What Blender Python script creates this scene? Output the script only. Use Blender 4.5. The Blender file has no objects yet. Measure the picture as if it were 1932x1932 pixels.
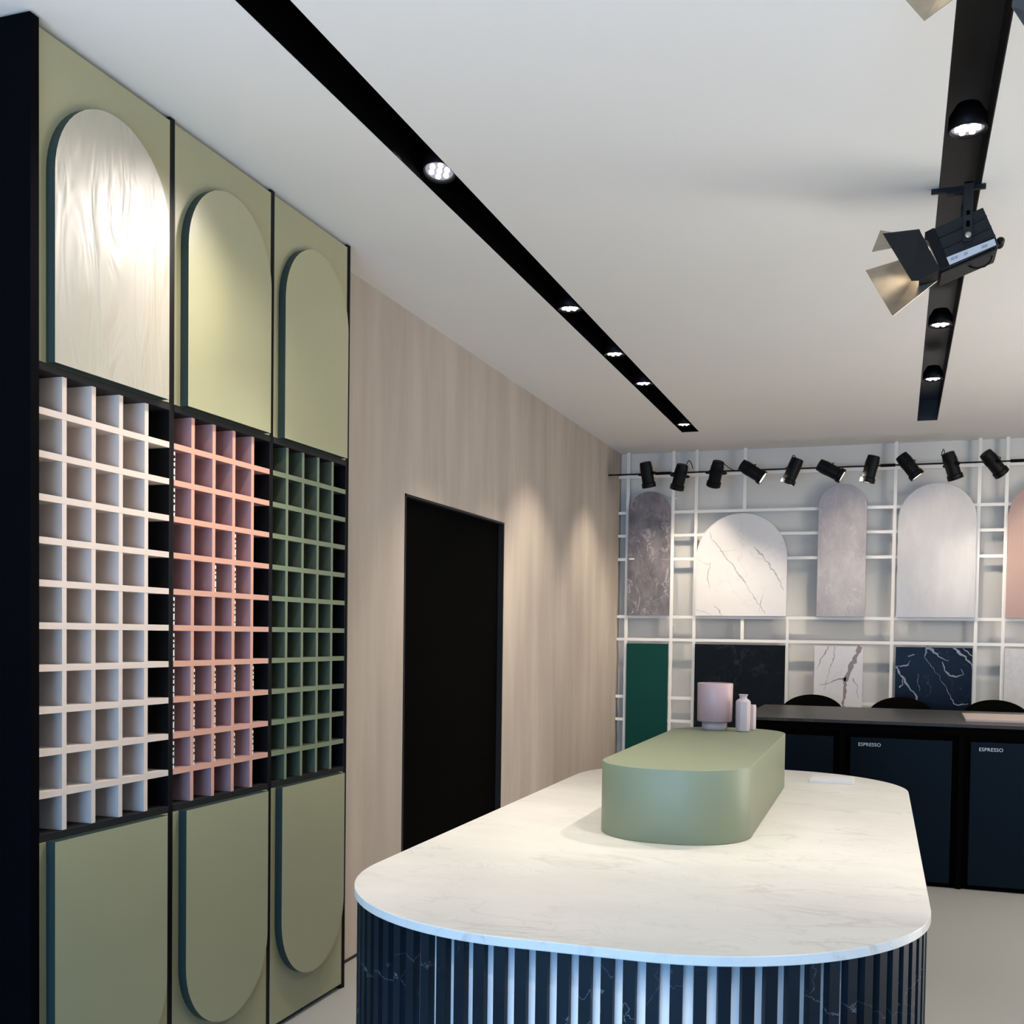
import bpy, bmesh, math, random
from mathutils import Vector, Matrix
random.seed(7)
S = bpy.context.scene
COL = S.collection

# ------------------------------------------------------------------ camera
YAW, PITCH, ROLL = math.radians(19.040), math.radians(-1.841), math.radians(0.778)
FPX, PCX, PCY = 2069.25, 976.07, 1264.03
w = Vector((-math.sin(YAW) * math.cos(PITCH), math.cos(YAW) * math.cos(PITCH), math.sin(PITCH)))
r0 = Vector((math.cos(YAW), math.sin(YAW), 0))
u0 = r0.cross(w)
cr, sr = math.cos(ROLL), math.sin(ROLL)
rr = r0 * cr + u0 * sr
uu = u0 * cr - r0 * sr
cd = bpy.data.cameras.new('camera')
cam = bpy.data.objects.new('camera', cd)
COL.objects.link(cam)
M = Matrix((rr, uu, -w)).transposed().to_4x4()
M.translation = (0, 0, 1.5)
cam.matrix_world = M
cd.sensor_width = 36.0
cd.lens = 36.0 * FPX / 1932
cd.shift_x = -(PCX - 966) / 1932
cd.shift_y = (PCY - 966) / 1932
cd.clip_start = 0.05
S.camera = cam

# ------------------------------------------------------------------ exposure, sky, daylight
S.view_settings.view_transform = 'Standard'
S.view_settings.look = 'None'
S.view_settings.exposure = 1.1
S.view_settings.gamma = 1.0
S.view_settings.use_curve_mapping = False
S.cycles.use_denoising = True
S.cycles.max_bounces = 8
S.cycles.diffuse_bounces = 5
S.cycles.glossy_bounces = 3
S.cycles.sample_clamp_indirect = 6.0
S.cycles.caustics_reflective = False
S.cycles.caustics_refractive = False

SKY = 8.0
wd = bpy.data.worlds.new('sky')
S.world = wd
wd.use_nodes = True
bg = wd.node_tree.nodes['Background']
bg.inputs['Color'].default_value = (0.24, 0.53, 1.0, 1)
bg.inputs['Strength'].default_value = SKY

WIN_Y = -3.4
WX0, WX1, WZ1 = -2.0, 0.8, 2.15   # glazed opening of the shop front, behind the camera


def area_portal():
    l = bpy.data.lights.new('daylight_portal', 'AREA')
    l.shape = 'RECTANGLE'
    l.size = WX1 - WX0 + 0.2
    l.size_y = WZ1 + 0.1
    l.cycles.is_portal = True
    o = bpy.data.objects.new('daylight_portal', l)
    COL.objects.link(o)
    o.location = ((WX0 + WX1) / 2, WIN_Y - 0.12, WZ1 / 2)
    o.rotation_euler = (math.radians(90), 0, 0)
    return o


area_portal()


def fill_light(loc, size, size_y, rot, energy, color):
    l = bpy.data.lights.new('fill_light', 'AREA')
    l.shape = 'RECTANGLE'
    l.size, l.size_y = size, size_y
    l.energy = energy
    l.color = color
    o = bpy.data.objects.new('fill_light', l)
    COL.objects.link(o)
    o.location = loc
    o.rotation_euler = rot


# unseen fill panels added on the right, low down and beside the camera
fill_light((3.5, 6.1, 1.8), 4.9, 1.7, (0, math.radians(90), math.radians(0)), 92, (1.0, 0.93, 0.86))
fill_light((2.1, 3.6, 0.35), 6.2, 1.2, (math.radians(180), 0, math.radians(90)), 24, (1.0, 0.95, 0.90))  # added upward panel, brightens the ceiling
fill_light((-0.9, 0.0, 1.2), 2.4, 2.0, (math.radians(180), 0, 0), 30, (1.0, 0.93, 0.86))  # added upward panel, imitates bounce from the floor near the window

# lamp powers
P_ISLAND = 58.0
P_WALL = 60.0
P_TRACK = 23
WARM = (1.0, 0.86, 0.70)
NEUT = (1.0, 0.93, 0.84)


# ------------------------------------------------------------------ materials
def mat(name, col, rough=0.5, metal=0.0, spec=0.5, emit=None, estr=0.0, noise=0.0, nscale=6.0, bump=0.0, bscale=40.0, coat=0.0):
    m = bpy.data.materials.new(name)
    m.use_nodes = True
    nt = m.node_tree
    b = nt.nodes['Principled BSDF']
    b.inputs['Roughness'].default_value = rough
    b.inputs['Metallic'].default_value = metal
    b.inputs['Specular IOR Level'].default_value = spec
    b.inputs['Coat Weight'].default_value = coat
    tc = nt.nodes.new('ShaderNodeTexCoord')
    n = nt.nodes.new('ShaderNodeTexNoise')
    n.inputs['Scale'].default_value = nscale
    n.inputs['Detail'].default_value = 4
    nt.links.new(tc.outputs['Object'], n.inputs['Vector'])
    mx = nt.nodes.new('ShaderNodeMix')
    mx.data_type = 'RGBA'
    k = noise
    mx.inputs['A'].default_value = (*[max(0, c * (1 - k)) for c in col], 1)
    mx.inputs['B'].default_value = (*[min(1, c * (1 + k)) for c in col], 1)
    nt.links.new(n.outputs['Fac'], mx.inputs['Factor'])
    nt.links.new(mx.outputs['Result'], b.inputs['Base Color'])
    if bump:
        n2 = nt.nodes.new('ShaderNodeTexNoise')
        n2.inputs['Scale'].default_value = bscale
        n2.inputs['Detail'].default_value = 5
        nt.links.new(tc.outputs['Object'], n2.inputs['Vector'])
        bp = nt.nodes.new('ShaderNodeBump')
        bp.inputs['Strength'].default_value = bump
        bp.inputs['Distance'].default_value = 0.01
        nt.links.new(n2.outputs['Fac'], bp.inputs['Height'])
        nt.links.new(bp.outputs['Normal'], b.inputs['Normal'])
    if emit:
        b.inputs['Emission Color'].default_value = (*emit, 1)
        b.inputs['Emission Strength'].default_value = estr
    return m


def marble(name, base, vein, dark=None, scale=1.0, stretch=(1, 1, 1), rot=(0, 0, 0), width=0.03, amount=0.8,
           rough=0.3, cloud=0.15, detail=6, vscale=2.0, dist=0.6, layers=2):
    """cloudy stone with thin veins along the zero crossings of warped noise"""
    m = bpy.data.materials.new(name)
    m.use_nodes = True
    nt = m.node_tree
    N = nt.nodes.new
    L = nt.links.new
    b = nt.nodes['Principled BSDF']
    b.inputs['Roughness'].default_value = rough
    if sum(base) < 0.2:
        b.inputs['Specular IOR Level'].default_value = 0.12
    tc = N('ShaderNodeTexCoord')
    mp = N('ShaderNodeMapping')
    mp.inputs['Scale'].default_value = stretch
    mp.inputs['Rotation'].default_value = rot
    L(tc.outputs['Object'], mp.inputs['Vector'])
    cl = N('ShaderNodeTexNoise')
    cl.inputs['Scale'].default_value = 3.0 * scale
    cl.inputs['Detail'].default_value = 8
    cl.inputs['Roughness'].default_value = 0.65
    L(mp.outputs['Vector'], cl.inputs['Vector'])
    mix = N('ShaderNodeMix')
    mix.data_type = 'RGBA'
    d = dark or [c * (1 - cloud) for c in base]
    mix.inputs['A'].default_value = (*d, 1)
    mix.inputs['B'].default_value = (*[min(1, c * (1 + cloud * 0.6)) for c in base], 1)
    rp = N('ShaderNodeMapRange')
    rp.inputs['From Min'].default_value = 0.3
    rp.inputs['From Max'].default_value = 0.7
    L(cl.outputs['Fac'], rp.inputs['Value'])
    L(rp.outputs['Result'], mix.inputs['Factor'])
    out = mix.outputs['Result']
    for i in range(layers):
        n = N('ShaderNodeTexNoise')
        n.inputs['Scale'].default_value = vscale * scale * (1 + 1.3 * i)
        n.inputs['Detail'].default_value = detail
        n.inputs['Roughness'].default_value = 0.55
        n.inputs['Distortion'].default_value = dist
        ad = N('ShaderNodeVectorMath')
        ad.operation = 'ADD'
        ad.inputs[1].default_value = (3.1 * i, 7.7 * i, 1.3 * i)
        L(mp.outputs['Vector'], ad.inputs[0])
        L(ad.outputs[0], n.inputs['Vector'])
        s = N('ShaderNodeMath')
        s.operation = 'SUBTRACT'
        s.inputs[1].default_value = 0.5
        L(n.outputs['Fac'], s.inputs[0])
        a = N('ShaderNodeMath')
        a.operation = 'ABSOLUTE'
        L(s.outputs[0], a.inputs[0])
        r = N('ShaderNodeMapRange')
        r.inputs['From Min'].default_value = 0.0
        r.inputs['From Max'].default_value = width / (1 + i)
        r.inputs['To Min'].default_value = amount / (1 + 0.4 * i)
        r.inputs['To Max'].default_value = 0.0
        L(a.outputs[0], r.inputs['Value'])
        # break the veins up with a slow mask
        k = N('ShaderNodeTexNoise')
        k.inputs['Scale'].default_value = 2.3 * scale
        k.inputs['Detail'].default_value = 2
        L(ad.outputs[0], k.inputs['Vector'])
        kr = N('ShaderNodeMapRange')
        kr.inputs['From Min'].default_value = 0.42
        kr.inputs['From Max'].default_value = 0.62
        L(k.outputs['Fac'], kr.inputs['Value'])
        mm = N('ShaderNodeMath')
        mm.operation = 'MULTIPLY'
        L(r.outputs['Result'], mm.inputs[0])
        L(kr.outputs['Result'], mm.inputs[1])
        mx = N('ShaderNodeMix')
        mx.data_type = 'RGBA'
        L(mm.outputs[0], mx.inputs['Factor'])
        L(out, mx.inputs['A'])
        mx.inputs['B'].default_value = (*vein, 1)
        out = mx.outputs['Result']
    L(out, b.inputs['Base Color'])
    return m


def lacquer(name, col, rough, ripple, scale=14.0, dist=1.2):
    """sage ceramic door: long soft ripples that catch the spotlight"""
    m = mat(name, col, rough=rough, noise=0.05, nscale=2.0)
    nt = m.node_tree
    b = nt.nodes['Principled BSDF']
    tc = nt.nodes.new('ShaderNodeTexCoord')
    mp = nt.nodes.new('ShaderNodeMapping')
    mp.inputs['Scale'].default_value = (1, 1, 0.28)
    mp.inputs['Rotation'].default_value = (0.25, 0, 0)
    nt.links.new(tc.outputs['Object'], mp.inputs['Vector'])
    n = nt.nodes.new('ShaderNodeTexNoise')
    n.inputs['Scale'].default_value = scale
    n.inputs['Detail'].default_value = 2
    n.inputs['Distortion'].default_value = dist
    nt.links.new(mp.outputs['Vector'], n.inputs['Vector'])
    bp = nt.nodes.new('ShaderNodeBump')
    bp.inputs['Strength'].default_value = ripple
    bp.inputs['Distance'].default_value = 0.01
    nt.links.new(n.outputs['Fac'], bp.inputs['Height'])
    nt.links.new(bp.outputs['Normal'], b.inputs['Normal'])
    return m


def brushed_wall(name, c1, c2):
    m = bpy.data.materials.new(name)
    m.use_nodes = True
    nt = m.node_tree
    b = nt.nodes['Principled BSDF']
    b.inputs['Roughness'].default_value = 0.75
    b.inputs['Specular IOR Level'].default_value = 0.25
    tc = nt.nodes.new('ShaderNodeTexCoord')
    mp = nt.nodes.new('ShaderNodeMapping')
    mp.inputs['Rotation'].default_value = (-0.22, 0, 0)
    mp.inputs['Scale'].default_value = (1, 3.0, 0.4)
    nt.links.new(tc.outputs['Object'], mp.inputs['Vector'])
    n = nt.nodes.new('ShaderNodeTexNoise')
    n.inputs['Scale'].default_value = 1.6
    n.inputs['Detail'].default_value = 4
    n.inputs['Roughness'].default_value = 0.55
    nt.links.new(mp.outputs['Vector'], n.inputs['Vector'])
    r = nt.nodes.new('ShaderNodeMapRange')
    r.inputs['From Min'].default_value = 0.3
    r.inputs['From Max'].default_value = 0.7
    nt.links.new(n.outputs['Fac'], r.inputs['Value'])
    mx = nt.nodes.new('ShaderNodeMix')
    mx.data_type = 'RGBA'
    mx.inputs['A'].default_value = (*c1, 1)
    mx.inputs['B'].default_value = (*c2, 1)
    nt.links.new(r.outputs['Result'], mx.inputs['Factor'])
    nt.links.new(mx.outputs['Result'], b.inputs['Base Color'])
    return m


MT = {}
MT['ceiling'] = mat('ceiling_paint', (0.74, 0.73, 0.70), 0.8, spec=0.2, noise=0.015, nscale=1.5)
MT['leftwall'] = brushed_wall('trowelled_plaster', (0.33, 0.285, 0.245), (0.43, 0.375, 0.325))
MT['white'] = mat('white_wall', (0.62, 0.62, 0.60), 0.7, spec=0.2, noise=0.02)
MT['grey'] = mat('grey_backdrop', (0.61, 0.59, 0.545), 0.7, spec=0.25, noise=0.04, nscale=1.2)
MT['floor'] = mat('resin_floor', (0.33, 0.325, 0.30), 0.38, spec=0.4, noise=0.04, nscale=0.8)
MT['black'] = mat('matt_black', (0.003, 0.003, 0.0035), 0.5, spec=0.15, noise=0.2)
MT['deepblack'] = mat('deep_black', (0.001, 0.001, 0.001), 0.8, spec=0.02, noise=0.2)
MT['track'] = mat('satin_black_metal', (0.022, 0.020, 0.018), 0.35, spec=0.3, noise=0.2)
MT['fin'] = mat('black_end_board', (0.001, 0.001, 0.002), 0.7, spec=0.03, noise=0.2)
MT['frame'] = mat('charcoal_metal', (0.014, 0.014, 0.0145), 0.5, spec=0.2, noise=0.1)
MT['sage'] = lacquer('sage_lacquer', (0.31, 0.30, 0.175), 0.36, 0.04)
MT['sage_tile'] = lacquer('sage_glossy_tile', (0.33, 0.325, 0.195), 0.36, 0.05)
MT['ripple_tile'] = lacquer('sage_rippled_tile', (0.38, 0.355, 0.275), 0.44, 0.9, 8.0, 2.2)
MT['ripple_tile'].node_tree.nodes['Principled BSDF'].inputs['Specular IOR Level'].default_value = 0.95
MT['edge'] = mat('dark_teal_edge', (0.020, 0.040, 0.036), 0.4, noise=0.1)
MT['sage_block'] = mat('sage_block', (0.20, 0.222, 0.133), 0.5, noise=0.04)
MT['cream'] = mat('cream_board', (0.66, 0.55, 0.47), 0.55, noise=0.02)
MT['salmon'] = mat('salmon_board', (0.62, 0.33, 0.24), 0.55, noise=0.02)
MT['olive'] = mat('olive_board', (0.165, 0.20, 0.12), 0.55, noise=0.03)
MT['cream_face'] = mat('cream_board_face', (0.58, 0.50, 0.44), 0.55, noise=0.02)  # these three: board colours darkened with the shade inside the cells
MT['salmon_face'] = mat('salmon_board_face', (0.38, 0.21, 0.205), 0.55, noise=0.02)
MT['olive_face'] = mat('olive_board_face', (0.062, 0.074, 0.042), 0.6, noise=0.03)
MT['lattice'] = mat('white_lacquered_steel', (0.74, 0.72, 0.68), 0.5, noise=0.01)
MT['worktop'] = marble('cream_marble', (0.72, 0.68, 0.61), (0.50, 0.46, 0.40), stretch=(1.0, 1.7, 1), rot=(0, 0, 0.35), width=0.022,
                       amount=0.65, rough=0.32, cloud=0.08, vscale=2.6, scale=1.1, dist=0.9, layers=2)
MT['slatmarble'] = marble('black_blue_marble', (0.007, 0.012, 0.017), (0.45, 0.5, 0.52), stretch=(1, 1, 1), width=0.0035, amount=0.28,
                          rough=0.45, cloud=0.4, vscale=2.6, dist=0.5, scale=1.7, layers=1)
MT['lightbase'] = mat('white_drum', (0.93, 0.97, 1.0), 0.40, metal=0.55, noise=0.02)
MT['taupe'] = marble('taupe_marble', (0.20, 0.175, 0.18), (0.62, 0.58, 0.57), dark=(0.085, 0.075, 0.078), scale=2.2, width=0.022, amount=0.5,
                     rough=0.4, vscale=2.4, dist=1.0, stretch=(1.4, 1, 0.8), rot=(0, 0.7, 0))
MT['whitem'] = marble('white_marble', (0.66, 0.63, 0.60), (0.50, 0.46, 0.43), scale=0.8, width=0.01, amount=0.4, rough=0.35, cloud=0.05)
MT['greym'] = marble('pale_grey_marble', (0.37, 0.34, 0.335), (0.62, 0.58, 0.57), dark=(0.30, 0.275, 0.275), scale=2.2, width=0.02,
                     amount=0.45, rough=0.4, rot=(0, 0.5, 0), stretch=(1.5, 1, 0.8))
MT['silverm'] = marble('silver_marble', (0.50, 0.485, 0.475), (0.47, 0.44, 0.43), scale=1.6, width=0.03, amount=0.35, rough=0.35,
                       cloud=0.10, rot=(0, 0.6, 0), stretch=(1.8, 1, 0.6))
MT['pinktile'] = mat('pink_stone', (0.40, 0.265, 0.225), 0.5, noise=0.04)
MT['greentile'] = mat('bottle_green_glass', (0.003, 0.048, 0.035), 0.4, spec=0.15, noise=0.08)
MT['blackm'] = marble('black_slate', (0.0035, 0.0045, 0.0045), (0.035, 0.04, 0.038), scale=1.6, width=0.02, amount=0.5, rough=0.45, cloud=0.3)
MT['navym'] = marble('navy_marble', (0.003, 0.0045, 0.010), (0.05, 0.06, 0.08), scale=1.0, width=0.006, amount=0.5, rough=0.3, cloud=0.3)
MT['palem'] = marble('pale_speckled_marble', (0.58, 0.56, 0.54), (0.45, 0.43, 0.42), scale=4.0, width=0.04, amount=0.5, rough=0.4, cloud=0.1)
MT['veingrey'] = mat('vein_grey', (0.40, 0.36, 0.33), 0.4, noise=0.15, nscale=20)
MT['veinbrown'] = mat('vein_brown', (0.26, 0.205, 0.18), 0.4, noise=0.3, nscale=20)
MT['veinwhite'] = mat('vein_white', (0.22, 0.235, 0.26), 0.4, noise=0.5, nscale=14)
MT['bartop'] = marble('dark_grey_stone', (0.033, 0.031, 0.030), (0.08, 0.075, 0.07), scale=2.0, width=0.03, amount=0.4, rough=0.35, cloud=0.25)
MT['navy'] = mat('navy_glass_door', (0.0012, 0.004, 0.008), 0.4, spec=0.08, noise=0.2, nscale=1)
MT['text'] = mat('pale_lettering', (0.45, 0.55, 0.60), 0.5, noise=0.02)
MT['pinkglaze'] = mat('dusty_pink_enamel', (0.52, 0.345, 0.325), 0.45, noise=0.02)
MT['vase'] = mat('pale_pink_porcelain', (0.52, 0.42, 0.40), 0.4, noise=0.02)
MT['tray'] = mat('pink_beige_slab', (0.50, 0.39, 0.34), 0.4, noise=0.03)
MT['whitetile'] = mat('white_sample', (0.75, 0.74, 0.72), 0.4, noise=0.02)
MT['card'] = mat('clear_sample_edge', (0.80, 0.80, 0.80), 0.3, noise=0.1, nscale=60)
MT['lampbody'] = mat('lamp_black', (0.003, 0.003, 0.003), 0.5, spec=0.15, noise=0.3)
MT['lampgrey'] = mat('lamp_charcoal', (0.0075, 0.009, 0.010), 0.5, spec=0.25, noise=0.1)
MT['steel'] = mat('grey_painted_steel', (0.05, 0.05, 0.05), 0.5, noise=0.1)
MT['tape'] = mat('grey_white_tape', (0.50, 0.50, 0.53), 0.5, noise=0.03)
MT['smudge'] = mat('faded_print', (0.28, 0.28, 0.31), 0.5, noise=0.3)
MT['tin'] = mat('worn_aluminium', (0.42, 0.37, 0.29), 0.38, metal=0.75, noise=0.4, nscale=14)
MT['led'] = mat('led_glow', (1, 1, 1), 0.5, emit=(1.0, 0.97, 0.95), estr=9)
MT['lens'] = mat('lens_glow', (0.05, 0.05, 0.06), 0.2, emit=(0.85, 0.85, 1.0), estr=0.16)
MT['stagelens'] = mat('stage_lens', (0.8, 0.8, 0.8), 0.2, emit=(1.0, 0.85, 0.65), estr=5)


# ------------------------------------------------------------------ mesh helpers
class MB:
    """collects geometry in world coordinates; build() links it as ONE mesh object in its parent's frame"""

    def __init__(self):
        self.v, self.f, self.mi = [], [], []
        self.cur = 0
        self.smooth = []

    def add(self, vs, fs, smooth=False):
        o = len(self.v)
        self.v += [Vector(p) for p in vs]
        for f in fs:
            self.f.append([o + i for i in f])
            self.mi.append(self.cur)
            self.smooth.append(smooth)
        return self

    def box(self, x0, x1, y0, y1, z0, z1, T=None):
        vs = [(x, y, z) for x in (x0, x1) for y in (y0, y1) for z in (z0, z1)]
        if T:
            vs = [T @ Vector(p) for p in vs]
        return self.add(vs, [(0, 1, 3, 2), (4, 6, 7, 5), (0, 4, 5, 1), (2, 3, 7, 6), (0, 2, 6, 4), (1, 5, 7, 3)])

    def prism(self, pts, a, b, axis, smooth=False):
        """2D outline (counter-clockwise or not) extruded from a to b along axis"""
        n = len(pts)

        def P(p, t):
            return {'X': (t, p[0], p[1]), 'Y': (p[0], t, p[1]), 'Z': (p[0], p[1], t)}[axis]
        vs = [P(p, a) for p in pts] + [P(p, b) for p in pts]
        o = len(self.v)
        self.add(vs, [tuple(range(n - 1, -1, -1)), tuple(range(n, 2 * n))])
        self.add([], [])
        for i in range(n):
            j = (i + 1) % n
            self.f.append([o + i, o + j, o + n + j, o + n + i])
            self.mi.append(self.cur)
            self.smooth.append(smooth)
        return self

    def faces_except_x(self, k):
        """second material on every face that does not look along x (board faces with cell shade in their colour)"""
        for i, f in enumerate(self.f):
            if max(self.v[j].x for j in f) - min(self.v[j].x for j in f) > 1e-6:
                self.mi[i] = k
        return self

    def edges(self, k):
        """second material on the rim of an upright panel (all faces that are not its two big ones)"""
        for i, f in enumerate(self.f):
            if len(f) == 4:
                self.mi[i] = k
        return self

    def lathe(self, prof, T=None, seg=32, smooth=True, cx=0, cy=0):
        """profile [(r, z)...] about z through (cx, cy)"""
        vs, fs = [], []
        for r, z in prof:
            for k in range(seg):
                t = 2 * math.pi * k / seg
                p = Vector((cx + r * math.cos(t), cy + r * math.sin(t), z))
                vs.append(T @ p if T else p)
        m = len(prof)
        for i in range(m - 1):
            for k in range(seg):
                k2 = (k + 1) % seg
                fs.append((i * seg + k, i * seg + k2, (i + 1) * seg + k2, (i + 1) * seg + k))
        self.add(vs, fs, smooth)
        o = len(self.v) - len(vs)
        self.f.append([o + k for k in range(seg - 1, -1, -1)])
        self.mi.append(self.cur)
        self.smooth.append(False)
        self.f.append([o + (m - 1) * seg + k for k in range(seg)])
        self.mi.append(self.cur)
        self.smooth.append(False)
        return self

    def tube(self, pts, r, seg=8):
        pts = [Vector(p) for p in pts]
        rings = []
        for i, p in enumerate(pts):
            d = (pts[min(i + 1, len(pts) - 1)] - pts[max(i - 1, 0)]).normalized()
            a = d.cross(Vector((0, 0, 1)))
            if a.length < 1e-3:
                a = d.cross(Vector((0, 1, 0)))
            a.normalize()
            b = d.cross(a)
            rings.append([p + (a * math.cos(2 * math.pi * k / seg) + b * math.sin(2 * math.pi * k / seg)) * r for k in range(seg)])
        vs = [q for R in rings for q in R]
        fs = []
        for i in range(len(pts) - 1):
            for k in range(seg):
                k2 = (k + 1) % seg
                fs.append((i * seg + k, i * seg + k2, (i + 1) * seg + k2, (i + 1) * seg + k))
        fs.append(tuple(range(seg - 1, -1, -1)))
        fs.append(tuple((len(pts) - 1) * seg + k for k in range(seg)))
        return self.add(vs, fs, True)

    def quadplate(self, q, t):
        """thin plate from a 3D polygon, thickness t"""
        q = [Vector(p) for p in q]
        n = Vector((0, 0, 0))
        for i in range(len(q)):
            a, b = q[i], q[(i + 1) % len(q)]
            n += a.cross(b)
        n.normalize()
        m = len(q)
        vs = q + [p + n * t for p in q]
        fs = [tuple(range(m - 1, -1, -1)), tuple(range(m, 2 * m))] + [(i, (i + 1) % m, m + (i + 1) % m, m + i) for i in range(m)]
        return self.add(vs, fs)

    def build(self, name, m, parent=None, bevel=0.0, segs=2):
        off = Vector((0, 0, 0))
        p = parent
        while p is not None:
            off += Vector(p.location)
            p = p.parent
        me = bpy.data.meshes.new(name)
        me.from_pydata([v - off for v in self.v], [], self.f)
        ms = m if isinstance(m, (list, tuple)) else [m]
        for x in ms:
            me.materials.append(x if not isinstance(x, str) else MT[x])
        for i, pl in enumerate(me.polygons):
            pl.material_index = self.mi[i]
            pl.use_smooth = self.smooth[i]
        bm = bmesh.new()
        bm.from_mesh(me)
        bmesh.ops.recalc_face_normals(bm, faces=bm.faces)
        bm.to_mesh(me)
        bm.free()
        o = bpy.data.objects.new(name, me)
        COL.objects.link(o)
        if parent is not None:
            o.parent = parent
        if bevel:
            b = o.modifiers.new('bevel', 'BEVEL')
            b.width = bevel
            b.segments = segs
            b.limit_method = 'ANGLE'
            b.angle_limit = math.radians(50)
        return o


def tag(o, label=None, cat=None, group=None, kind=None):
    if label:
        o['label'] = label
    if cat:
        o['category'] = cat
    if group:
        o['group'] = group
    if kind:
        o['kind'] = kind
    return o


def thing(name, label, cat, loc=(0, 0, 0), group=None):
    o = bpy.data.objects.new(name, None)
    o.empty_display_size = 0.05
    COL.objects.link(o)
    o.location = loc
    return tag(o, label, cat, group)


def copy_tree(o, parent=None):
    c = o.copy()
    COL.objects.link(c)
    if parent is not None:
        c.parent = parent
    for ch in [x for x in o.children]:
        copy_tree(ch, c)
    return c


def struct(o):
    o['kind'] = 'structure'
    return o


# ------------------------------------------------------------------ the room
H = 3.105
XL, XR, YB = -2.335, 3.6, 9.52
L0, L1, R0, R1, CE = -1.631, -1.495, 0.105, 0.245, 8.61
mb = MB()
for x0, x1 in ((-3.1, L0), (L1, R0), (R1, XR + 0.1)):
    mb.box(x0, x1, WIN_Y - 0.1, CE, H, H + 0.16)
mb.box(-3.1, XR + 0.1, CE, YB + 0.1, H, H + 0.16)
struct(mb.build('ceiling', 'ceiling'))
struct(MB().box(-3.1, XR + 0.1, WIN_Y - 0.1, YB + 0.1, -0.1, 0.0).build('floor', 'floor'))
# left wall starts where the cabinets end, with the door opening cut out of it
DY0, DY1, DZ = 5.010, 6.470, 2.197
mb = MB()
mb.box(-2.6, XL, 4.112, DY0, 0, H)
mb.box(-2.6, XL, DY1, YB, 0, H)
mb.box(-2.6, XL, DY0, DY1, DZ, H)
struct(mb.build('wall_left', 'leftwall'))
struct(MB().box(-3.1, -3.0, WIN_Y, 4.112, 0, H).build('wall_left_niche', 'white'))
struct(MB().box(-3.1, XR, YB, YB + 0.1, 0, H).build('wall_back', 'grey'))
struct(MB().box(XR, XR + 0.1, WIN_Y, YB, 0, H).build('wall_right', 'white'))
# door leaf, black, set flush in a thin metal frame
d = MB().box(-2.42, -2.365, DY0 + 0.012, DY1 - 0.012, 0.0, DZ - 0.012).build('door_1', 'deepblack')
struct(d)
fr = MB()
fr.box(-2.43, XL + 0.004, DY0, DY0 + 0.012, 0, DZ)
fr.box(-2.43, XL + 0.004, DY1 - 0.012, DY1, 0, DZ)
fr.box(-2.43, XL + 0.004, DY0, DY1, DZ - 0.012, DZ)
fr.build('door_frame', 'frame', d)
b = MB()  # dark strip standing in for the shadow gap at the wall foot
b.box(XL, XL + 0.006, 4.112, DY0, 0, 0.012)
b.box(XL, XL + 0.006, DY1, YB, 0, 0.012)
struct(b.build('shadow_gap_left', 'frame'))
# glazed shop front behind the camera (daylight enters here)
mb = MB()
mb.box(-3.1, XR, WIN_Y - 0.08, WIN_Y, WZ1, H)
mb.box(-3.1, WX0, WIN_Y - 0.08, WIN_Y, 0, WZ1)
mb.box(WX1, XR, WIN_Y - 0.08, WIN_Y, 0, WZ1)
struct(mb.build('wall_front', 'white'))
mb = MB()
for x in (WX0, (WX0 + WX1) / 2 - 0.02, WX1 - 0.04):
    mb.box(x, x + 0.04, WIN_Y - 0.06, WIN_Y - 0.01, 0, WZ1)
mb.box(WX0 + 0.04, WX1 - 0.04, WIN_Y - 0.06, WIN_Y - 0.01, WZ1 - 0.05, WZ1)
struct(mb.build('window_1', 'frame'))

# black light channels let into the ceiling
for (x0, x1, lab) in ((L0, L1, 'long black recessed light channel in the ceiling above the green cabinets'),
                      (R0, R1, 'black recessed light channel in the ceiling on the right, above the island')):
    t = thing('light_channel', lab, 'light channel', ((x0 + x1) / 2, 3.2, H))
    m = MB()
    y0, y1, zt, e = WIN_Y + 0.1, CE - 0.002, H + 0.15, 0.003
    m.box(x0 + 0.001, x1 - 0.001, y0, y1, zt - e, zt)
    m.box(x0 + 0.001, x0 + e, y0, y1, H + 0.001, zt - e)
    m.box(x1 - e, x1 - 0.001, y0, y1, H + 0.001, zt - e)
    m.box(x0 + e, x1 - e, y1 - e, y1, H + 0.001, zt - e)
    m.build('trough', 'track' if x0 > 0 else 'deepblack', t)


# recessed spots in the channels
def spot_light(name, loc, target, power, color, angle, blend, parent, radius=0.03):
    l = bpy.data.lights.new(name, 'SPOT')
    l.energy = power
    l.color = color
    l.spot_size = math.radians(angle)
    l.spot_blend = blend
    l.shadow_soft_size = radius
    o = bpy.data.objects.new(name, l)
    COL.objects.link(o)
    d = Vector(target) - Vector(loc)
    off = Vector((0, 0, 0))
    if parent is not None:
        o.parent = parent
        off = Vector(parent.location)
    o.location = Vector(loc) - off
    o.rotation_euler = d.to_track_quat('-Z', 'Y').to_euler()
    return o


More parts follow.
